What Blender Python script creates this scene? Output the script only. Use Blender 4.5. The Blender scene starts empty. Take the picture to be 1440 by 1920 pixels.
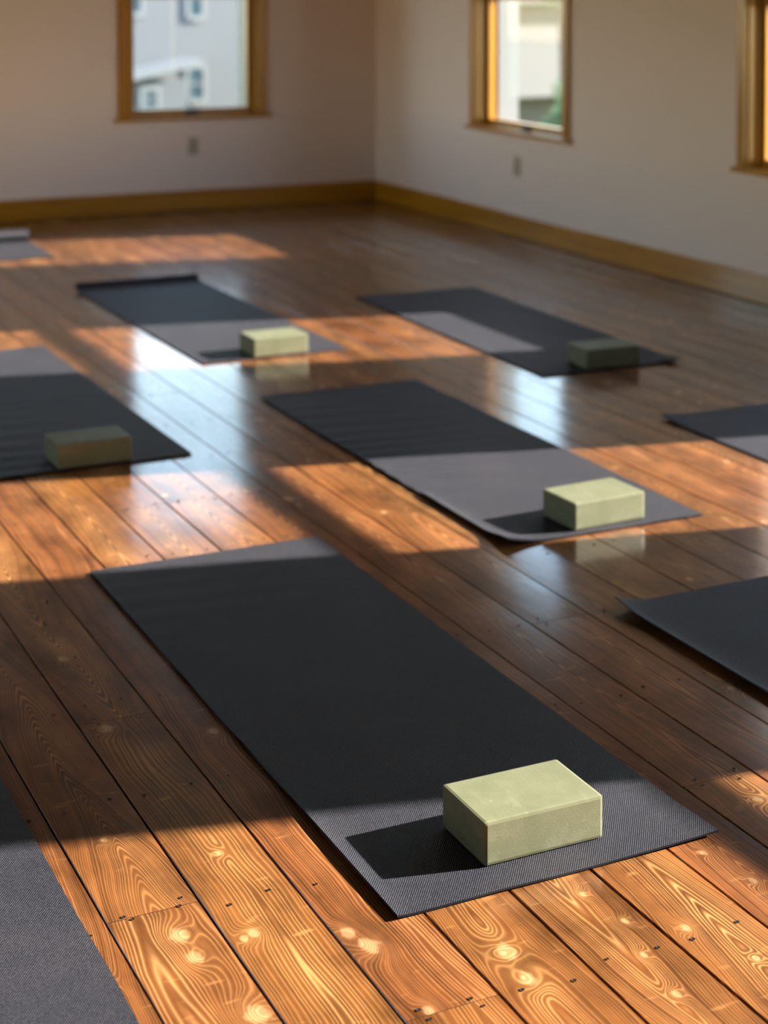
import bpy, bmesh, math, random
from mathutils import Vector, noise
random.seed(11)
S = bpy.context.scene
COL = S.collection
R = math.radians

# ------------------------------------------------------------------ camera
cd = bpy.data.cameras.new('camera'); cam = bpy.data.objects.new('camera', cd); COL.objects.link(cam)
cam.location = (0, 0, 1.463)
cam.rotation_euler = (R(90 - 2.472), 0, R(-25.618))
cd.sensor_fit = 'AUTO'; cd.sensor_width = 36.0
cd.lens = 3218.4 / 1920 * 36
cd.shift_y = -(960 - 99.8) / 1920
cd.clip_end = 500
cd.dof.use_dof = True
cd.dof.focus_distance = 2.84
cd.dof.aperture_fstop = 3.4
S.camera = cam

# ------------------------------------------------------------------ light
SUN_DIR = Vector((-1.0, 0.235, -0.435)).normalized()
sd = bpy.data.lights.new('sun', 'SUN'); sun = bpy.data.objects.new('sun', sd); COL.objects.link(sun)
sd.energy = 25.0; sd.angle = R(0.6); sd.color = (1.0, 0.90, 0.79)
sun.rotation_euler = SUN_DIR.to_track_quat('-Z', 'Y').to_euler()
sun.location = (20, -5, 12)
W = bpy.data.worlds.new('sky'); S.world = W; W.use_nodes = True
wn = W.node_tree; bg = wn.nodes['Background']
sky = wn.nodes.new('ShaderNodeTexSky'); sky.sky_type = 'NISHITA'; sky.sun_disc = False
sky.sun_elevation = R(23); sky.sun_rotation = R(103); sky.air_density = 1.3; sky.dust_density = 0.7
wn.links.new(sky.outputs[0], bg.inputs[0]); bg.inputs[1].default_value = 0.85

vs = S.view_settings
S.display_settings.display_device = 'sRGB'
vs.view_transform = 'Standard'; vs.look = 'None'; vs.gamma = 1.0; vs.use_curve_mapping = False
vs.exposure = 0.25
S.cycles.max_bounces = 10; S.cycles.diffuse_bounces = 6; S.cycles.transparent_max_bounces = 12
S.cycles.caustics_reflective = False; S.cycles.caustics_refractive = False
S.cycles.sample_clamp_indirect = 6.0
S.cycles.use_denoising = True

# ------------------------------------------------------------------ helpers
class NT:
    """small wrapper for building node trees"""
    def __init__(s, name):
        s.m = bpy.data.materials.new(name); s.m.use_nodes = True
        s.t = s.m.node_tree; s.b = s.t.nodes['Principled BSDF']; s.out = s.t.nodes['Material Output']
    def n(s, kind, **kw):
        x = s.t.nodes.new('ShaderNode' + kind)
        for k, v in kw.items(): setattr(x, k, v)
        return x
    def put(s, sock, v):
        if v is None: return
        if isinstance(v, bpy.types.NodeSocket): s.t.links.new(v, sock)
        else: sock.default_value = v
    def math(s, op, a, b=None, c=None, clamp=False):
        x = s.n('Math', operation=op); x.use_clamp = clamp
        s.put(x.inputs[0], a); s.put(x.inputs[1], b)
        if c is not None: s.put(x.inputs[2], c)
        return x.outputs[0]
    def xyz(s, v):
        x = s.n('SeparateXYZ'); s.put(x.inputs[0], v); return x.outputs
    def comb(s, a, b, c=0.0):
        x = s.n('CombineXYZ'); s.put(x.inputs[0], a); s.put(x.inputs[1], b); s.put(x.inputs[2], c); return x.outputs[0]
    def noise(s, vec, scale=1.0, detail=2.0, rough=0.5, w=None):
        x = s.n('TexNoise'); s.put(x.inputs['Vector'], vec)
        x.inputs['Scale'].default_value = scale; x.inputs['Detail'].default_value = detail; x.inputs['Roughness'].default_value = rough
        return x.outputs[0]
    def ramp(s, f, pts, interp='LINEAR'):
        x = s.n('ValToRGB'); s.put(x.inputs[0], f); r = x.color_ramp; r.interpolation = interp
        while len(r.elements) < len(pts): r.elements.new(0.5)
        for e, (p, c) in zip(r.elements, pts):
            e.position = p; e.color = (c, c, c, 1) if not isinstance(c, (tuple, list)) else (*c, 1)
        return x.outputs[0]
    def mix(s, f, a, b, mode='MIX'):
        x = s.n('Mix', data_type='RGBA', blend_type=mode); s.put(x.inputs[0], f)
        s.put(x.inputs[6], a if isinstance(a, bpy.types.NodeSocket) else (*a, 1))
        s.put(x.inputs[7], b if isinstance(b, bpy.types.NodeSocket) else (*b, 1))
        return x.outputs[2]
    def bump(s, h, dist, strength=1.0):
        x = s.n('Bump'); s.put(x.inputs['Height'], h); x.inputs['Distance'].default_value = dist
        x.inputs['Strength'].default_value = strength; return x.outputs[0]
    def co(s, which='Object'):
        return s.n('TexCoord').outputs[which]

def add_box(bm, x0, x1, y0, y1, z0, z1, mi=0):
    v = [bm.verts.new((x, y, z)) for z in (z0, z1) for y in (y0, y1) for x in (x0, x1)]
    for f in ((0, 2, 3, 1), (4, 5, 7, 6), (0, 1, 5, 4), (2, 6, 7, 3), (0, 4, 6, 2), (1, 3, 7, 5)):
        fc = bm.faces.new([v[i] for i in f]); fc.material_index = mi

def link(name, bm, mats, parent=None, smooth=False, bevel=0.0):
    me = bpy.data.meshes.new(name); bm.to_mesh(me); bm.free()
    o = bpy.data.objects.new(name, me); COL.objects.link(o)
    for m in (mats if isinstance(mats, (list, tuple)) else [mats]): me.materials.append(m)
    if smooth:
        for p in me.polygons: p.use_smooth = True
    if bevel:
        b = o.modifiers.new('bevel', 'BEVEL'); b.width = bevel; b.segments = 2; b.limit_method = 'ANGLE'
    if parent: o.parent = parent
    return o

def boxes(name, bl, mats, parent=None, bevel=0.0):
    bm = bmesh.new()
    for b in bl: add_box(bm, *b)
    return link(name, bm, mats, parent, bevel=bevel)

def empty(name, loc=(0, 0, 0), rz=0.0):
    o = bpy.data.objects.new(name, None); COL.objects.link(o); o.location = loc; o.rotation_euler.z = rz
    o.empty_display_size = 0.1
    return o

def tag(o, label=None, cat=None, group=None, kind=None):
    if label: o['label'] = label
    if cat: o['category'] = cat
    if group: o['group'] = group
    if kind: o['kind'] = kind
    return o

# ------------------------------------------------------------------ materials
def mat_floor():
    N = NT('stained_pine_planks')
    uvn = N.n('UVMap'); uvn.uv_map = 'grain'
    u, v, _ = N.xyz(uvn.outputs[0])                       # metres across / along one plank
    pr = N.n('Attribute', attribute_name='plank_random').outputs['Vector']
    r1, r2, r3 = N.xyz(pr)
    pf = N.n('Attribute', attribute_name='plank_figure').outputs['Vector']   # heart offset, cathedral slope, ring density
    u0, sl, fr = N.xyz(pf)
    seed = N.math('MULTIPLY', r1, 37.0)
    # the grain wanders along the board
    wander = N.noise(N.comb(N.math('MULTIPLY', u, 3.0), N.math('MULTIPLY', v, 1.7), seed), 1.0, 2.0, 0.55)
    wander = N.math('MULTIPLY', N.math('SUBTRACT', wander, 0.5), 0.075)
    small = N.noise(N.comb(N.math('MULTIPLY', u, 14.0), N.math('MULTIPLY', v, 7.0), seed), 1.0, 2.0, 0.5)
    small = N.math('MULTIPLY', N.math('SUBTRACT', small, 0.5), 0.007)
    du = N.math('ADD', N.math('SUBTRACT', N.math('ADD', u, wander), u0), small)
    d = N.math('SQRT', N.math('ADD', N.math('MULTIPLY', du, du), 0.00008))
    g = N.math('ADD', N.math('MULTIPLY', d, fr), N.math('MULTIPLY', v, sl))
    kwarp = N.math('MULTIPLY_ADD', N.noise(N.comb(N.math('MULTIPLY', u, 70.0), N.math('MULTIPLY', v, 55.0), seed), 1.0, 2.0, 0.5), 1.1, 0.45)
    knot_core = None; knot_halo = None
    for k in range(4):
        ka = N.xyz(N.n('Attribute', attribute_name='knot_%d' % k).outputs['Vector'])
        a = N.math('SUBTRACT', u, ka[0]); b = N.math('MULTIPLY', N.math('SUBTRACT', v, ka[1]), 0.66)
        a = N.math('ADD', a, N.math('MULTIPLY', small, 0.5))
        q = N.math('DIVIDE', N.math('SQRT', N.math('ADD', N.math('MULTIPLY', a, a), N.math('MULTIPLY', b, b))), ka[2])
        q2 = N.math('MULTIPLY', q, q)
        e1 = N.math('EXPONENT', N.math('MULTIPLY', q2, -0.30))
        kk = N.math('MULTIPLY', N.math('MULTIPLY', ka[2], fr), 2.9)
        g = N.math('ADD', g, N.math('MULTIPLY', e1, kk))
        core = N.math('SUBTRACT', 2.1, N.math('MULTIPLY', N.math('MULTIPLY', q, kwarp), 1.9), clamp=True)
        knot_core = core if knot_core is None else N.math('MAXIMUM', knot_core, core)
        knot_halo = e1 if knot_halo is None else N.math('MAXIMUM', knot_halo, e1)
    # uneven ring spacing
    g = N.math('ADD', g, N.math('MULTIPLY', N.noise(N.comb(N.math('MULTIPLY', g, 0.23), seed, r2), 1.0, 1.0, 0.5), 4.0))
    f = N.math('FRACT', g)
    ring = N.ramp(f, [(0.0, 1.0), (0.07, 0.85), (0.22, 0.30), (0.5, 0.0), (0.78, 0.12), (0.93, 0.75), (1.0, 1.0)])
    ridx = N.math('FLOOR', g)
    band = N.noise(N.comb(N.math('MULTIPLY', g, 0.31), N.math('ADD', seed, 5.0), 0.0), 1.0, 1.0, 0.5)
    wn_ = N.n('TexWhiteNoise', noise_dimensions='1D'); N.put(wn_.inputs['W'], N.math('ADD', ridx, seed)); rv = wn_.outputs['Value']
    fibre = N.noise(N.comb(N.math('MULTIPLY', u, 900.0), N.math('MULTIPLY', v, 14.0), seed), 1.0, 2.0, 0.6)
    blotch = N.noise(N.comb(N.math('MULTIPLY', u, 9.0), N.math('MULTIPLY', v, 4.5), seed), 1.0, 4.0, 0.6)
    amp = N.noise(N.comb(N.math('MULTIPLY', u, 7.0), N.math('MULTIPLY', v, 1.6), N.math('ADD', seed, 9.0)), 1.0, 2.0, 0.5)
    amp = N.math('MULTIPLY_ADD', amp, 1.9, -0.15, clamp=True)
    ringa = N.math('MULTIPLY', ring, N.math('MULTIPLY', amp, N.math('MULTIPLY_ADD', rv, 0.55, 0.6)))
    side = N.math('MULTIPLY_ADD', N.math('MULTIPLY_ADD', d, 22.0, -0.25, clamp=True), -0.55, 1.0)
    ringa = N.math('MULTIPLY', ringa, side)
    dark = (0.072, 0.0205, 0.0042); mid = (0.175, 0.058, 0.0145); light = (0.62, 0.31, 0.115); pale = (0.56, 0.36, 0.17)
    base = N.mix(N.ramp(band, [(0.30, 0.0), (0.62, 1.0)]), dark, mid)
    c = N.mix(ringa, base, light)
    c = N.mix(N.math('MULTIPLY', N.math('SUBTRACT', fibre, 0.35, clamp=True), 0.30), c, light)
    bl = N.ramp(blotch, [(0.30, 0.42), (0.50, 0.86), (0.70, 1.22)])
    c = N.mix(1.0, c, bl, 'MULTIPLY')
    # crosswise chatoyance painted into the colour as pale bars across the board
    bar = N.noise(N.comb(N.math('MULTIPLY', u, 16.0), N.math('MULTIPLY', v, 46.0), N.math('ADD', seed, 3.0)), 1.0, 1.0, 0.5)
    c = N.mix(N.math('MULTIPLY', N.ramp(bar, [(0.68, 0.0), (0.80, 1.0)]), 0.30), c, light)
    c = N.mix(N.math('MULTIPLY', knot_halo, 0.16), c, light)
    kr = N.math('MULTIPLY_ADD', ring, 0.5, 0.45)
    c = N.mix(N.math('MULTIPLY', knot_core, kr), c, pale)
    # per board tone
    tone = N.math('MULTIPLY_ADD', r2, 0.35, 0.82)
    c = N.mix(1.0, c, N.comb(tone, N.math('MULTIPLY', tone, N.math('MULTIPLY_ADD', r3, 0.12, 0.93)), tone), 'MULTIPLY')
    N.put(N.b.inputs['Base Color'], c)
    smear = N.noise(N.comb(N.math('MULTIPLY', u, 12.0), N.math('MULTIPLY', v, 3.0), seed), 1.0, 4.0, 0.65)
    N.put(N.b.inputs['Roughness'], N.math('MULTIPLY_ADD', smear, 0.10, 0.36))
    N.b.inputs['Specular IOR Level'].default_value = 0.08
    N.b.inputs['Coat Weight'].default_value = 1.0
    N.b.inputs['Coat IOR'].default_value = 1.53
    N.put(N.b.inputs['Coat Roughness'], N.math('MULTIPLY_ADD', smear, 0.16, 0.06))
    h = N.math('ADD', N.math('MULTIPLY', ringa, 0.5), N.math('MULTIPLY', blotch, 1.2))
    N.put(N.b.inputs['Normal'], N.bump(h, 0.0006, 0.55))
    wav = N.noise(N.comb(N.math('MULTIPLY', u, 10.0), N.math('MULTIPLY', v, 5.0), seed), 1.0, 2.0, 0.5)
    N.put(N.b.inputs['Coat Normal'], N.bump(wav, 0.0012, 0.35))
    return N.m

def mat_plain(name, col, rough=0.6, spec=0.5, metal=0.0, var=0.0, vscale=4.0, bump=0.0):
    N = NT(name); co = N.co()
    nz = N.noise(co, vscale, 4.0, 0.55)
    f = N.math('MULTIPLY_ADD', nz, 2 * var, 1 - var)
    N.put(N.b.inputs['Base Color'], N.mix(1.0, col, N.comb(f, f, f), 'MULTIPLY'))
    N.b.inputs['Roughness'].default_value = rough; N.b.inputs['Specular IOR Level'].default_value = spec
    N.b.inputs['Metallic'].default_value = metal
    if bump:
        N.put(N.b.inputs['Normal'], N.bump(N.noise(co, vscale * 12, 3.0, 0.6), bump))
    return N.m

def mat_trim(name, a, b, axis):
    """honey pine with straight grain along one axis"""
    N = NT(name); x, y, z = N.xyz(N.co())
    sc = [38.0, 38.0, 38.0]; sc[axis] = 1.6
    vec = N.comb(N.math('MULTIPLY', x, sc[0]), N.math('MULTIPLY', y, sc[1]), N.math('MULTIPLY', z, sc[2]))
    g = N.noise(vec, 1.0, 4.0, 0.6)
    sc2 = [9.0, 9.0, 9.0]; sc2[axis] = 0.9
    vec2 = N.comb(N.math('MULTIPLY', x, sc2[0]), N.math('MULTIPLY', y, sc2[1]), N.math('MULTIPLY', z, sc2[2]))
    g2 = N.noise(vec2, 1.0, 2.0, 0.5)
    f = N.ramp(N.math('ADD', N.math('MULTIPLY', g, 0.6), N.math('MULTIPLY', g2, 0.4)), [(0.35, 0.0), (0.62, 1.0)])
    N.put(N.b.inputs['Base Color'], N.mix(f, a, b))
    N.b.inputs['Roughness'].default_value = 0.32
    N.b.inputs['Coat Weight'].default_value = 0.5; N.b.inputs['Coat Roughness'].default_value = 0.12
    return N.m

def mat_yoga():
    N = NT('black_woven_vinyl'); x, y, z = N.xyz(N.co())
    X = N.math('MULTIPLY', x, 2 * math.pi / 0.0043); Y = N.math('MULTIPLY', y, 2 * math.pi / 0.0058)
    w = N.math('MULTIPLY', N.math('SINE', X), N.math('SINE', Y))                     # staggered knit cells
    w = N.math('MULTIPLY_ADD', w, 0.5, 0.5)
    spk = N.noise(N.co(), 420.0, 1.0, 0.5)
    dust = N.noise(N.co(), 5.0, 5.0, 0.65)
    hi = N.math('MULTIPLY', N.ramp(w, [(0.52, 0.0), (0.95, 1.0)]), N.ramp(spk, [(0.3, 0.35), (0.7, 1.0)]))
    c = N.mix(hi, (0.0035, 0.006, 0.013), (0.195, 0.190, 0.215))
    c = N.mix(N.math('MULTIPLY', N.ramp(dust, [(0.45, 0.0), (0.75, 1.0)]), 0.10), c, (0.14, 0.135, 0.13))
    N.put(N.b.inputs['Base Color'], c)
    N.b.inputs['Roughness'].default_value = 0.55
    N.b.inputs['Specular IOR Level'].default_value = 0.2
    N.put(N.b.inputs['Normal'], N.bump(w, 0.0009, 0.6))
    return N.m

def mat_block():
    N = NT('sage_green_foam'); co = N.co()
    a = N.noise(co, 14.0, 4.0, 0.6)
    x, y, z = N.xyz(co)
    st = N.noise(N.comb(N.math('MULTIPLY', x, 22.0), N.math('MULTIPLY', y, 7.0), N.math('MULTIPLY', z, 22.0)), 1.0, 5.0, 0.7)
    c = N.mix(N.ramp(a, [(0.35, 0.0), (0.65, 1.0)]), (0.150, 0.167, 0.099), (0.185, 0.198, 0.122))
    c = N.mix(N.math('MULTIPLY', N.ramp(st, [(0.54, 0.0), (0.62, 1.0)]), 0.35), c, (0.26, 0.27, 0.18))
    sc = N.n('TexVoronoi', feature='F1'); N.put(sc.inputs['Vector'], co); sc.inputs['Scale'].default_value = 26.0
    c = N.mix(N.math('MULTIPLY', N.ramp(sc.outputs['Distance'], [(0.05, 1.0), (0.11, 0.0)]), 0.4), c, (0.29, 0.30, 0.20))
    N.put(N.b.inputs['Base Color'], c)
    N.b.inputs['Roughness'].default_value = 0.50
    N.b.inputs['Specular IOR Level'].default_value = 0.35
    N.put(N.b.inputs['Normal'], N.bump(N.noise(co, 320.0, 2.0, 0.5), 0.0004, 0.4))
    return N.m

def mat_glass():
    N = NT('window_glass')
    tr = N.n('BsdfTransparent'); gl = N.n('BsdfGlossy'); gl.inputs['Roughness'].default_value = 0.0
    lw = N.n('LayerWeight'); lw.inputs[0].default_value = 0.5
    fr = N.math('MULTIPLY_ADD', N.math('POWER', lw.outputs['Facing'], 5.0), 0.9, 0.03)
    mx = N.n('MixShader'); N.put(mx.inputs[0], fr); N.put(mx.inputs[1], tr.outputs[0]); N.put(mx.inputs[2], gl.outputs[0])
    N.t.links.new(mx.outputs[0], N.out.inputs[0])
    return N.m

def mat_siding(name, a, pitch=0.16):
    N = NT(name); x, y, z = N.xyz(N.co('Object'))
    f = N.math('FRACT', N.math('DIVIDE', z, pitch))
    c = N.mix(N.ramp(f, [(0.0, 1.0), (0.10, 0.0)]), a, tuple(q * 0.72 for q in a))
    N.put(N.b.inputs['Base Color'], c); N.b.inputs['Roughness'].default_value = 0.7
    return N.m

M = dict(
    floor=mat_floor(),
    gap=mat_plain('dark_joint', (0.010, 0.005, 0.003), 0.9),
    nail=mat_plain('dark_nail_head', (0.035, 0.028, 0.022), 0.45, metal=0.6),
    wall=mat_plain('warm_white_paint', (0.88, 0.765, 0.73), 0.65, 0.3, var=0.02, vscale=2.0, bump=0.0008),
    ceil=mat_trim('pine_ceiling', (0.20, 0.085, 0.018), (0.28, 0.13, 0.03), 1),
    trim_x=mat_trim('honey_pine_x', (0.35, 0.148, 0.007), (0.54, 0.255, 0.020), 0),
    trim_y=mat_trim('honey_pine_y', (0.35, 0.148, 0.007), (0.54, 0.255, 0.020), 1),
    trim_z=mat_trim('honey_pine_z', (0.35, 0.148, 0.007), (0.54, 0.255, 0.020), 2),
    yoga=mat_yoga(), foam=mat_block(), glass=mat_glass(),
    plate=mat_plain('ivory_plastic', (0.58, 0.52, 0.45), 0.4),
    slot=mat_plain('dark_slot', (0.30, 0.24, 0.18), 0.5),
    steel=mat_plain('dark_metal', (0.06, 0.05, 0.05), 0.35, metal=0.8),
    white=mat_plain('white_exterior_paint', (0.19, 0.21, 0.225), 0.5),
    sid_grey=mat_siding('blue_grey_siding', (0.115, 0.132, 0.148)),
    sid_beige=mat_siding('beige_siding', (0.125, 0.122, 0.127), 0.2),
    roof=mat_plain('grey_shingles', (0.16, 0.16, 0.17), 0.9, var=0.15, vscale=6),
    dglass=mat_plain('dark_house_glass', (0.05, 0.09, 0.11), 0.15),
    conc=mat_plain('pale_concrete', (0.45, 0.44, 0.42), 0.9, var=0.08),
    grass=mat_plain('lawn', (0.10, 0.13, 0.05), 0.9, var=0.3, vscale=3),
    leaf=mat_plain('leaves', (0.10, 0.17, 0.055), 0.6, var=0.35, vscale=1.5),
    bark=mat_plain('bark', (0.11, 0.08, 0.06), 0.9, var=0.2),
)

# ------------------------------------------------------------------ room dimensions
XR, YB, XL, YF, ZC = 4.869, 10.273, -3.4, -3.2, 2.95
WT = 0.26
Z0, Z1 = 0.585, 2.13          # window openings in height
OW = 0.985                    # opening width
RIGHT_WINS = [7.905, 5.335, 3.085, 0.875]    # near edge of each opening (y)
BACK_WINS = [3.165, 1.19]                            # left edge of each opening (x)
BACK_W = 0.865
LEFT_FILL_WINS = [4.7, 6.0, 7.3, 8.6]          # unseen windows, added outside the frame to bring in more daylight
FRONT_WINS = []

def wall_with_holes(name, axis, plane, a0, a1, holes, sgn):
    """axis 'x': wall lies at x=plane running in y; holes = [(h0,h1)] """
    bm = bmesh.new()
    p0, p1 = sorted((plane, plane + sgn * WT))
    cuts = sorted(holes); prev = a0
    def put(s, e, z0, z1):
        if axis == 'x': add_box(bm, p0, p1, s, e, z0, z1)
        else: add_box(bm, s, e, p0, p1, z0, z1)
    for (h0, h1) in cuts:
        put(prev, h0, -0.012, ZC)
        put(h0, h1, -0.012, Z0); put(h0, h1, Z1, ZC); prev = h1
    put(prev, a1, -0.012, ZC)
    o = link(name, bm, M['wall']); tag(o, kind='structure'); return o

wall_with_holes('wall_right', 'x', XR, YF, YB + WT, [(y, y + OW) for y in RIGHT_WINS], 1)
wall_with_holes('wall_back', 'y', YB, XL, XR, [(x, x + BACK_W) for x in BACK_WINS], 1)
wall_with_holes('wall_left', 'x', XL, YF, YB + WT, [(y, y + OW) for y in LEFT_FILL_WINS], -1)
wall_with_holes('wall_front', 'y', YF, XL, XR, [(x, x + OW) for x in FRONT_WINS], -1)
tag(boxes('ceiling', [(XL - WT, XR + WT, YF - WT, YB + WT, ZC, ZC + 0.15)], M['ceil']), kind='structure')

# ------------------------------------------------------------------ floor of individual pine boards
PW = 0.15315; PX0 = 0.7355
# knots given as (x, y, radius) where the photographed boards show them
KN = [(0.826, 2.452, .0150), (0.829, 2.385, .0125), (0.862, 2.212, .0180), (1.078, 2.300, .0150), (1.062, 2.345, .0120),
      (1.257, 2.195, .0155), (1.251, 2.121, .0125), (1.538, 2.133, .0075), (1.103, 2.612, .0085), (1.12, 3.105, .010),
      (0.935, 3.205, .013), (1.448, 2.285, .0060), (0.932, 2.407, .0095), (0.967, 2.658, .0065), (0.807, 2.784, .0070),
      (1.466, 2.190, .0060), (1.425, 1.997, .0070), (1.085, 2.115, .009), (1.559, 3.148, .010), (2.153, 2.834, .008),
      (0.95, 3.58, .011), (0.915, 2.40, .0065), (0.690, 2.375, .009), (1.44, 2.10, .006), (1.72, 2.20, .007), (1.70, 2.31, .006),
      (1.90, 2.42, .009), (1.925, 2.33, .007), (1.585, 2.02, .006)]
FIG = {0: [(2.0, -0.035, 7.0, 125.0), (9.9, 0.030, 30.0, 260.0)],       # column -> (until y, heart, slope, density)
       1: [(3.2, 0.004, 2.0, 150.0)], 2: [(2.1, 0.02, 6, 150.0), (9.9, 0.045, 3.0, 160.0)],
       3: [(9.9, -0.010, 7.0, 175.0)], 4: [(9.9, 0.000, -14.0, 210.0)], 5: [(9.9, 0.012, 19.0, 210.0)],
       6: [(9.9, 0.01, 16.0, 230.0)], 7: [(9.9, 0.02, 10.0, 220.0)]}
BUTT = {0: [2.531, 6.2], 1: [3.239, 6.9], 2: [2.106, 5.34], 7: [2.517, 5.75], 8: [3.315, 7.36]}
JO = [2.103 + 0.4045 * k for k in range(-13, 21)]

bm = bmesh.new()
uvl = bm.loops.layers.uv.new('grain')
la = {}
for nm in ('plank_random', 'plank_figure', 'knot_0', 'knot_1', 'knot_2', 'knot_3'):
    la[nm] = bm.faces.layers.float_vector.new(nm)
i0 = math.floor((XL - PX0) / PW); i1 = math.ceil((XR - PX0) / PW)
nail_spots = []
for i in range(i0, i1):
    xa = max(PX0 + i * PW, XL); xb = min(PX0 + (i + 1) * PW, XR)
    if xb - xa < 0.02: continue
    rr = random.Random(1000 + i)
    if i in BUTT: cuts = list(BUTT[i])
    else:
        cuts = []; y = YF + rr.uniform(0.8, 3.0)
        while y < YB - 0.6:
            c = min(JO, key=lambda j: abs(j - y))
            if i in FIG and 1.4 < c < 4.2: c = 4.53
            if not cuts or c > cuts[-1] + 0.5: cuts.append(c)
            y = c + rr.uniform(1.6, 4.2)
    ends = [YF] + sorted(cuts) + [YB]
    for a, b in zip(ends[:-1], ends[1:]):
        if b - a < 0.05: continue
        gx = 0.0009 + rr.random() * 0.0013
        ya, yb = a + 0.0006, b - 0.0006
        xm = (xa + xb) / 2; hw = (xb - xa) / 2 - gx
        crown = 0.0; tilt = rr.uniform(-0.00012, 0.00012); dz = rr.uniform(-0.0003, 0.0)
        prof = [(-1.0, -0.012), (-1.0, -0.0016), (-1.0 + 0.0012 / hw, -0.0001)]
        for t in (-0.6, -0.2, 0.2, 0.6): prof.append((t, 0.0))
        prof += [(1.0 - 0.0012 / hw, -0.0001), (1.0, -0.0016), (1.0, -0.012)]
        rnd = (rr.random(), rr.random(), rr.random())
        fig = (rr.uniform(-0.06, 0.06), rr.choice([2, 5, 9, 14, 20, 28]) * rr.choice([-1, 1]), rr.uniform(170, 270))
        if i in FIG:
            for (lim, h, s_, f_) in FIG[i]:
                if a < lim - 0.01 or lim > 9: fig = (h, s_, f_); break
        if i == 0 and a > 2.5: fig = (0.008, 32.0, 270.0); rnd = (rnd[0], 0.22, 0.6)
        elif i in FIG and a < 4: rnd = (rnd[0], 0.55 + 0.25 * rr.random(), rnd[2])
        ks = [(kx - xm, ky, r) for (kx, ky, r) in KN if xa <= kx < xb and a <= ky < b]
        ks.sort(key=lambda k: -k[2]); ks = ks[:4]
        while len(ks) < 4:
            if not ks or rr.random() < 0.6:
                kk = (rr.uniform(-0.06, 0.06), rr.uniform(a, b), rr.choice([0.006, 0.008, 0.010, 0.014]))
                if i in FIG and kk[1] < 4: kk = (0, -50.0, 0.01)
            else: kk = (0, -50.0, 0.01)
            ks.append(kk)
        ny = max(1, int((yb - ya) / 0.4))
        rows = []
        for j in range(ny + 1):
            y = ya + (yb - ya) * j / ny
            z_s = 0.0003 * math.sin(y * 2.1 + i)
            rows.append([bm.verts.new((xm + t * hw, y, (z if z < -0.01 else z + dz + z_s * 0 + crown * (1 - t * t) + tilt * t * 0.5))) for t, z in prof])
        for j in range(ny):
            for k in range(len(prof) - 1):
                f = bm.faces.new((rows[j][k], rows[j][k + 1], rows[j + 1][k + 1], rows[j + 1][k])); f.smooth = False
                f[la['plank_random']] = rnd; f[la['plank_figure']] = fig
                for q in range(4): f[la['knot_%d' % q]] = ks[q]
                for l in f.loops: l[uvl].uv = (l.vert.co.x - xm, l.vert.co.y)
        for rw, rev in ((rows[0], False), (rows[-1], True)):
            f = bm.faces.new(rw if not rev else rw[::-1]); f.material_index = 1
        if -0.5 < a or b > 1.0:
            for je in (a + 0.013, b - 0.013):
                nail_spots += [(xm - 0.042, je), (xm + 0.045, je)]
            for jy in JO:
                if a + 0.05 < jy < b - 0.05: nail_spots += [(xm - 0.042, jy), (xm + 0.045, jy)]
# extra old nail holes near the big mat
nail_spots += [(0.958, 3.778), (0.997, 3.79), (0.974, 3.79), (0.972, 3.854), (0.98, 3.915), (1.002, 3.933), (1.16, 3.66)]
nr = random.Random(5)
for (x, y) in nail_spots:
    if not (0.4 < x < 4.8 and 1.5 < y < 9.5): continue
    x += nr.gauss(0, 0.006); y += nr.gauss(0, 0.007)
    r = nr.uniform(0.0029, 0.0042)
    c = bm.verts.new((x, y, -0.0008 + 0.0012))
    ring = [bm.verts.new((x + r * math.cos(t * math.pi / 4), y + r * math.sin(t * math.pi / 4), 0.0011)) for t in range(8)]
    rin = [bm.verts.new((x + 0.6 * r * math.cos(t * math.pi / 4), y + 0.6 * r * math.sin(t * math.pi / 4), 0.0004)) for t in range(8)]
    for t in range(8):
        f = bm.faces.new((ring[t], ring[(t + 1) % 8], rin[(t + 1) % 8], rin[t])); f.material_index = 1
        f = bm.faces.new((rin[t], rin[(t + 1) % 8], c)); f.material_index = 2
add_box(bm, XL, XR, YF, YB, -0.06, -0.012, 1)
tag(link('floor', bm, [M['floor'], M['gap'], M['nail']]), kind='structure')

# ------------------------------------------------------------------ baseboards
def baseboard(name, bl, m):
    bm = bmesh.new()
    for b in bl: add_box(bm, *b)
    return tag(link(name, bm, m, bevel=0.004), kind='structure')
BH = 0.131
baseboard('baseboard_right', [(XR - 0.019, XR, YF, YB, 0.002, BH)], M['trim_y'])
baseboard('baseboard_back', [(XL, XR - 0.019, YB - 0.019, YB, 0.002, BH)], M['trim_x'])
baseboard('baseboard_left', [(XL, XL + 0.019, YF, YB - 0.019, 0.002, BH)], M['trim_y'])

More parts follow.
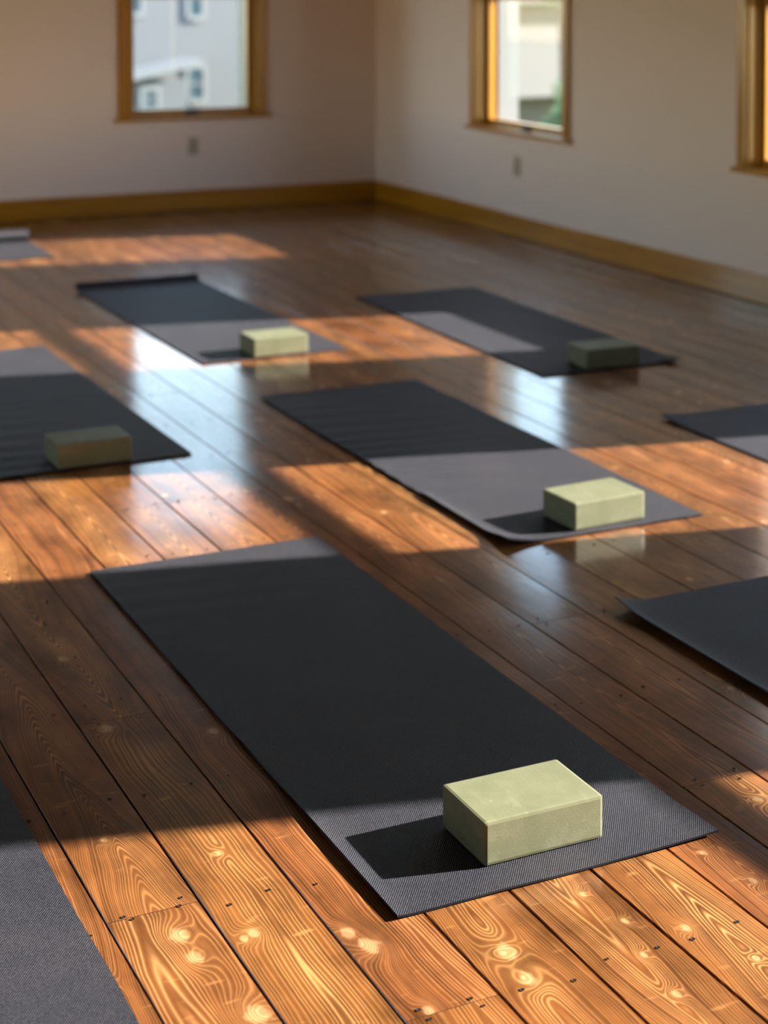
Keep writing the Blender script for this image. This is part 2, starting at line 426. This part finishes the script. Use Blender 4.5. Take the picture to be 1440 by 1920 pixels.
# ------------------------------------------------------------------ windows
def make_window(idx, origin, rz, ow):
    """local frame: x along the wall (0..ow), y outwards (0 = wall face), z up"""
    root = empty('window_%d' % idx, origin, rz); tag(root, kind='structure')
    cw = 0.060
    # casing on the wall, with mitre-less head board
    boxes('casing', [(-cw, 0.0, -0.019, -0.0005, Z0 + 0.018, Z1 + 0.002), (ow, ow + cw, -0.019, -0.0005, Z0 + 0.018, Z1 + 0.002),
                     (-cw - 0.012, ow + cw + 0.012, -0.022, -0.0005, Z1 + 0.002, Z1 + 0.09)], M['trim_z'], root, bevel=0.003)
    boxes('jamb', [(0.0, 0.012, 0.0, WT, Z0 + 0.018, Z1), (ow - 0.012, ow, 0.0, WT, Z0 + 0.018, Z1), (0.012, ow - 0.012, 0.0, WT, Z1 - 0.012, Z1),
                   (0.012, 0.026, 0.035, 0.055, Z0 + 0.018, Z1 - 0.012), (ow - 0.026, ow - 0.012, 0.035, 0.055, Z0 + 0.018, Z1 - 0.012)], M['trim_z'], root, bevel=0.002)
    boxes('stool', [(-cw - 0.025, ow + cw + 0.025, -0.034, 0.0, Z0 - 0.006, Z0 + 0.0175), (0.0, ow, 0.0, 0.10, Z0 - 0.000, Z0 + 0.0175)], M['trim_x'], root, bevel=0.003)
    zr0, zr1 = 1.341, 1.395
    def sash(name, z0, z1, y0, y1, bot, top):
        st = 0.044
        s = boxes(name, [(0.012, 0.012 + st, y0, y1, z0, z1), (ow - 0.012 - st, ow - 0.012, y0, y1, z0, z1),
                         (0.012 + st, ow - 0.012 - st, y0, y1, z0, z0 + bot), (0.012 + st, ow - 0.012 - st, y0, y1, z1 - top, z1)], M['trim_z'], root, bevel=0.003)
        ym = (y0 + y1) / 2
        boxes('pane', [(0.012 + st - 0.004, ow - 0.008 - st, ym - 0.002, ym + 0.002, z0 + bot - 0.004, z1 - top + 0.004)], M['glass'], s)
        return s
    sash('lower_sash', Z0 + 0.018, zr1, 0.057, 0.090, 0.040, 0.050)
    sash('upper_sash', zr0, Z1 - 0.012, 0.0925, 0.125, 0.050, 0.045)
    # lift / lock on the bottom rail
    l = boxes('sash_lift', [(ow / 2 - 0.045, ow / 2 + 0.045, 0.045, 0.0568, Z0 + 0.022, Z0 + 0.048)], M['steel'], root, bevel=0.003)
    # white exterior sill, stops and casing
    boxes('exterior_trim', [(0.012, 0.040, 0.127, WT, Z0 + 0.02, Z1 - 0.014), (ow - 0.040, ow - 0.012, 0.127, WT, Z0 + 0.02, Z1 - 0.014),
                            (-0.10, 0.0, WT + 0.0005, WT + 0.025, Z0 - 0.05, Z1 + 0.1), (ow, ow + 0.10, WT + 0.0005, WT + 0.025, Z0 - 0.05, Z1 + 0.1),
                            (0.0, ow, 0.1005, WT + 0.06, Z0 - 0.03, Z0 + 0.012)], M['white'], root)
    return root
n = 1
for y in RIGHT_WINS:       # local x -> world -y ; local y -> world +x
    make_window(n, (XR, y + OW, 0), -math.pi / 2, OW); n += 1
for x in BACK_WINS:
    make_window(n, (x, YB, 0), 0.0, BACK_W); n += 1
for y in LEFT_FILL_WINS:
    make_window(n, (XL, y, 0), math.pi / 2, OW); n += 1
for x in FRONT_WINS:
    make_window(n, (x + OW, YF, 0), math.pi, OW); n += 1

# ------------------------------------------------------------------ wall outlets
def outlet(loc, rz, label):
    r = empty('wall_outlet', loc, rz)
    tag(r, label, 'outlet')
    boxes('cover_plate', [(-0.037, 0.037, -0.006, -0.0005, -0.06, 0.06)], M['plate'], r, bevel=0.003)
    for dz in (-0.021, 0.021):
        s = boxes('socket', [(-0.017, 0.017, -0.0085, -0.0061, dz - 0.014, dz + 0.014)], M['slot'], r, bevel=0.002)
    return r
outlet((3.588, YB, 0.41), 0.0, 'small wall outlet with beige plate below the window of the left wall')
outlet((XR, 8.407, 0.405), -math.pi / 2, 'small wall outlet with beige plate below the middle window, right of the corner')

# ------------------------------------------------------------------ yoga mats
MW, ML, MT = 0.61, 1.73, 0.0036
def make_mat(loc, rz, label, length=ML, lift=None, ripple=None, seed=0, roll=False):
    nx, ny = 40, int(length / 0.014)
    bm = bmesh.new()
    rr = random.Random(seed)
    def height(x, y):
        h = 0.0021
        ed = min(x, MW - x); en = min(y, length - y)
        h += 0.0010 * max(0, noise.noise(Vector((x * 5 + seed, y * 4, seed)))) * 2
        h += 0.0013 * math.exp(-ed / 0.018) * (0.1 + 0.9 * noise.noise(Vector((x * 2, y * 6, seed + 4.0))))
        h += 0.0011 * math.exp(-en / 0.02) * (0.1 + 1.1 * noise.noise(Vector((x * 8, y * 2, seed + 8.0))))
        if lift: h += lift(x, y)
        if ripple: h += ripple(x, y)
        return max(h, 0.002)
    top = [[None] * (ny + 1) for _ in range(nx + 1)]; bot = [[None] * (ny + 1) for _ in range(nx + 1)]
    for i in range(nx + 1):
        for j in range(ny + 1):
            x = MW * i / nx; y = length * j / ny
            wx = 0.0025 * noise.noise(Vector((y * 3, 1.0, seed))) ; wy = 0.0035 * noise.noise(Vector((x * 4, 2.0, seed)))
            h = height(x, y)
            top[i][j] = bm.verts.new((x + wx, y + wy, h + MT)); bot[i][j] = bm.verts.new((x + wx, y + wy, h))
    for i in range(nx):
        for j in range(ny):
            bm.faces.new((top[i][j], top[i + 1][j], top[i + 1][j + 1], top[i][j + 1]))
            bm.faces.new((bot[i][j], bot[i][j + 1], bot[i + 1][j + 1], bot[i + 1][j]))
    for i in range(nx):
        bm.faces.new((bot[i][0], bot[i + 1][0], top[i + 1][0], top[i][0]))
        bm.faces.new((top[i][ny], top[i + 1][ny], bot[i + 1][ny], bot[i][ny]))
    for j in range(ny):
        bm.faces.new((top[0][j], top[0][j + 1], bot[0][j + 1], bot[0][j]))
        bm.faces.new((bot[nx][j], bot[nx][j + 1], top[nx][j + 1], top[nx][j]))
    if roll:        # the far end is still rolled up
        prof = []
        for k in range(46):
            a = -math.pi / 2 + k * math.pi / 8
            r = 0.034 - 0.0004 * k
            prof.append((length - 0.002 + r * math.cos(a), 0.038 + r * math.sin(a)))
        for s in range(len(prof) - 1):
            (y0, z0), (y1, z1) = prof[s], prof[s + 1]
            vs_ = [bm.verts.new(p) for p in ((0, y0, z0), (MW, y0, z0), (MW, y1, z1), (0, y1, z1))]
            bm.faces.new(vs_)
    bmesh.ops.recalc_face_normals(bm, faces=bm.faces)
    o = link('yoga_mat', bm, M['yoga'], smooth=False)
    for p in o.data.polygons: p.use_smooth = True
    o.data.set_sharp_from_angle(angle=R(40))
    o.location = (*loc, 0); o.rotation_euler.z = rz
    tag(o, label, 'yoga mat')
    return o

G = math.exp
def corner_lift(cx, cy, a, r): return lambda x, y: a * G(-(((x - cx) ** 2 + (y - cy) ** 2) / (r * r)))
def far_lift(a, d, L=ML): return lambda x, y: a * G(-(L - y) / d)
def rip(x, y, a=0.0018, wl=0.085, x0=0.0, wx=0.35, y0=0.8, y1=2.0):
    if not (y0 < y < y1): return 0
    e = math.sin(math.pi * (y - y0) / (y1 - y0))
    return a * (1 + math.sin(2 * math.pi * (y + 0.10 * x) / wl + 2 * math.sin(y * 7))) * G(-max(0, x - x0) / wx) * e

make_mat((1.147, 2.344), R(-0.10), 'large black yoga mat in the foreground, bright green block on its near end', seed=1,
         lift=lambda x, y: 0.004 * G(-x / 0.012) * (0.5 + 0.5 * math.sin(y * 9)) * (y < 0.7) + 0.005 * G(-(((x - MW) ** 2 + y * y) / 0.012)),
         ripple=lambda x, y: rip(x, y, 0.0010, 0.09, 0, .3, 1.2, 1.75))
make_mat((2.173, 3.793), R(0.03), 'black yoga mat in the middle with a curled left corner and a sunlit block', seed=2,
         lift=lambda x, y: 0.012 * G(-((x ** 2 + (y - 0.02) ** 2) / 0.004)) + 0.006 * G(-x / 0.015) * (y < 0.5) + far_lift(0.005, 0.03)(x, y),
         ripple=lambda x, y: rip(x, y, 0.0026, 0.10, 0.0, 0.28, 0.35, 1.75))
make_mat((2.171, 6.119), R(0.65), 'black yoga mat nearest the left wall window, with upturned far edge and sunlit block', seed=3,
         lift=lambda x, y: 0.030 * G(-(ML - y) / 0.022))
make_mat((3.229, 5.386), R(-1.24), 'dark yoga mat nearest the right wall, carrying a shaded dark green block', seed=4,
         lift=lambda x, y: 0.012 * G(-(((x - MW) ** 2 + y * y) / 0.006)))
make_mat((1.115, 4.955), R(0.6), 'dark yoga mat at the left edge with wrinkles and a shaded olive block', seed=5,
         ripple=lambda x, y: rip(x, y, 0.0028, 0.11, 0.10, 0.12, -0.2, 1.5))
make_mat((3.270, 2.975), R(-0.2), 'blue-black yoga mat at the right edge, half in shade, without a block', seed=6,
         lift=lambda x, y: 0.008 * G(-((x ** 2 + (y - ML) ** 2) / 0.01)))
make_mat((2.190, 1.590), R(0.1), 'shaded blue-black yoga mat cut off by the lower right edge, corner slightly raised', seed=7,
         lift=lambda x, y: 0.010 * G(-x / 0.02) + 0.012 * G(-((x ** 2 + (y - ML) ** 2) / 0.004)))
make_mat((0.095, 1.560), R(0.3), 'grey-lit woven yoga mat in the lower left corner, nearest the camera', seed=8)
make_mat((1.715, 8.850), R(0.0), 'small far yoga mat in the sun patch beside the left wall, end rolled up', length=0.60, seed=9, roll=True)

# ------------------------------------------------------------------ yoga blocks
def make_block_mesh():
    bm = bmesh.new(); add_box(bm, -0.1143, 0.1143, -0.0762, 0.0762, 0, 0.0735)
    bmesh.ops.bevel(bm, geom=list(bm.edges), offset=0.0055, segments=2, profile=0.65, affect='EDGES')
    me = bpy.data.meshes.new('yoga_block'); bm.to_mesh(me); bm.free(); me.materials.append(M['foam'])
    for p in me.polygons: p.use_smooth = False
    return me
bme = make_block_mesh()
def block(x, y, rz, label, z=0.0072):
    o = bpy.data.objects.new('yoga_block', bme); COL.objects.link(o)
    o.location = (x, y, z); o.rotation_euler.z = R(rz); tag(o, label, 'yoga block', 'foam yoga blocks on the mats'); return o
block(1.455, 2.489, -0.3, 'sage green foam yoga block on the large foreground mat, sunlit and sharp')
block(2.498, 3.897, 3.0, 'sunlit pale green foam yoga block on the middle mat')
block(2.492, 6.196, 0.7, 'sunlit pale green foam yoga block on the far mat below the left wall window')
block(3.545, 5.466, -3.0, 'shaded dark green foam yoga block on the mat nearest the right wall')
block(1.420, 5.040, 0.5, 'shaded olive foam yoga block on the wrinkled mat at the left edge')

# ------------------------------------------------------------------ outside
GZ = -3.4
bm = bmesh.new(); add_box(bm, -60, 120, -60, 120, GZ - 0.2, GZ); tag(link('ground', bm, M['grass']), kind='structure')
def house_window(root, x0, x1, z0, z1, y):
    f = boxes('window', [(x0 - 0.13, x0, y - 0.06, y - 0.001, z0 - 0.13, z1 + 0.13), (x1, x1 + 0.13, y - 0.06, y - 0.001, z0 - 0.13, z1 + 0.13),
                         (x0, x1, y - 0.06, y - 0.001, z1, z1 + 0.13), (x0, x1, y - 0.08, y - 0.001, z0 - 0.16, z0),
                         (x0, x1, y - 0.05, y - 0.001, (z0 + z1) / 2 - 0.03, (z0 + z1) / 2 + 0.03)], M['white'], root)
    boxes('pane', [(x0, x1, y - 0.03, y - 0.002, z0, z1)], M['dglass'], f)
def gable(name, x0, x1, y0, y1, z0, z1, m, root, axis='y', over=0.4):
    bm = bmesh.new()
    if axis == 'y':
        xm = (x0 + x1) / 2
        p = [(x0 - over, z0), (xm, z1), (x1 + over, z0), (x1 + over, z0 - 0.2), (xm, z1 - 0.2), (x0 - over, z0 - 0.2)]
        A = [bm.verts.new((a, y0 - over, b)) for a, b in p]; B = [bm.verts.new((a, y1 + over, b)) for a, b in p]
    else:
        ym = (y0 + y1) / 2
        p = [(y0 - over, z0), (ym, z1), (y1 + over, z0), (y1 + over, z0 - 0.2), (ym, z1 - 0.2), (y0 - over, z0 - 0.2)]
        A = [bm.verts.new((x0 - over, a, b)) for a, b in p]; B = [bm.verts.new((x1 + over, a, b)) for a, b in p]
    for k in range(6): bm.faces.new((A[k], A[(k + 1) % 6], B[(k + 1) % 6], B[k]))
    bm.faces.new(A[::-1]); bm.faces.new(B)
    bmesh.ops.recalc_face_normals(bm, faces=bm.faces)
    return link(name, bm, m, root)

h1 = empty('neighbour_house', (0, 0, 0))
tag(h1, 'pale blue-grey sided house with white framed windows seen through the left window', 'house')
boxes('wall', [(6, 27, 52, 62, GZ, 5.6)], M['sid_grey'], h1)
gable('roof', 6, 27, 52, 62, 5.6, 8.6, M['roof'], h1, 'x')
for (a, b, c, d) in [(18.05, 18.45, 0.30, 1.45), (15.75, 16.42, 0.42, 1.45), (18.02, 18.48, -2.36, -1.40), (13.0, 13.9, -2.3, -1.2), (22, 22.8, 0.3, 1.4), (22.3, 23.1, -2.4, -1.3), (11, 11.9, .3, 1.4)]:
    house_window(h1, a, b, c, d, 52)
h3 = empty('porch_shed', (0, 0, 0))
tag(h3, 'low grey outbuilding with white sloping eave in front of the blue-grey house', 'shed')
boxes('wall', [(13.2, 17.35, 50.2, 51.7, GZ, -1.62)], M['sid_grey'], h3)
bm = bmesh.new()
pr_ = [(12.8, -2.15), (17.75, -1.17), (17.75, -0.98), (12.8, -1.96)]
A = [bm.verts.new((a, 49.9, b)) for a, b in pr_]; B = [bm.verts.new((a, 51.9, b)) for a, b in pr_]
for k in range(4): bm.faces.new((A[k], A[(k + 1) % 4], B[(k + 1) % 4], B[k]))
bm.faces.new(A[::-1]); bm.faces.new(B); bmesh.ops.recalc_face_normals(bm, faces=bm.faces)
link('eave', bm, M['white'], h3)
house_window(h3, 15.95, 16.35, -2.45, -1.95, 50.2)

h2 = empty('neighbour_house', (25.2, 38, 0), R(4))
tag(h2, 'beige house with overhanging upper storey seen through the right wall window', 'house')
boxes('wall', [(-5.8, 3.4, 0, 8, -1.55, 1.05)], M['sid_beige'], h2)
boxes('lower_wall', [(-5.4, 3.2, 2.2, 7.8, GZ, -1.551)], M['sid_grey'], h2)
for px in (-5.8, 3.1): boxes('corner_post', [(px, px + 0.25, 0.0, 0.25, GZ, -1.551)], M['white'], h2)
gable('roof', -5.8, 3.4, 0, 8, 1.05, 3.4, M['roof'], h2, 'x')

def tree(x, y, r, h, label, seed, z=GZ, n=2600, lo=.3):
    root = empty('tree', (x, y, z)); tag(root, label, 'tree')
    rr = random.Random(seed)
    bm = bmesh.new()
    segs = 8; P = []
    for k in range(7):
        t = k / 6; rad = 0.16 * (1 - 0.7 * t) * r / 1.5
        P.append([bm.verts.new((rad * math.cos(a * math.tau / segs) + 0.15 * math.sin(t * 3), rad * math.sin(a * math.tau / segs), t * h * 0.8)) for a in range(segs)])
    for k in range(6):
        for a in range(segs): bm.faces.new((P[k][a], P[k][(a + 1) % segs], P[k + 1][(a + 1) % segs], P[k + 1][a]))
    link('trunk', bm, M['bark'], root, smooth=True)
    bm = bmesh.new()
    blobs = [(rr.uniform(-.6, .6) * r, rr.uniform(-.6, .6) * r, h * rr.uniform(lo, .95), r * rr.uniform(.35, .65)) for _ in range(11)]
    for _ in range(n):
        bx, by, bz, br = rr.choice(blobs)
        v = Vector((rr.gauss(0, 1), rr.gauss(0, 1), rr.gauss(0, 1))).normalized() * br * rr.uniform(.6, 1.05) + Vector((bx, by, bz))
        s = rr.uniform(.05, .11)
        a = Vector((rr.gauss(0, 1), rr.gauss(0, 1), rr.gauss(0, 1))).normalized() * s; b = a.orthogonal().normalized() * s * .6
        bm.faces.new([bm.verts.new(v + q) for q in (a, b, -a, -b)])
    link('foliage', bm, M['leaf'], root)
tree(19.4, 31.0, 0.9, 2.6, 'leafy green shrub tree in front of the beige house, low in the right wall window', 3)
tree(21.9, 35.9, 1.0, 5.6, 'slim green tree whose crown shows at the upper right of the right wall window', 4, n=2600, lo=.84)
tree(16.5, 12.8, 1.6, 5.2, 'green tree outside the rightmost window', 6)
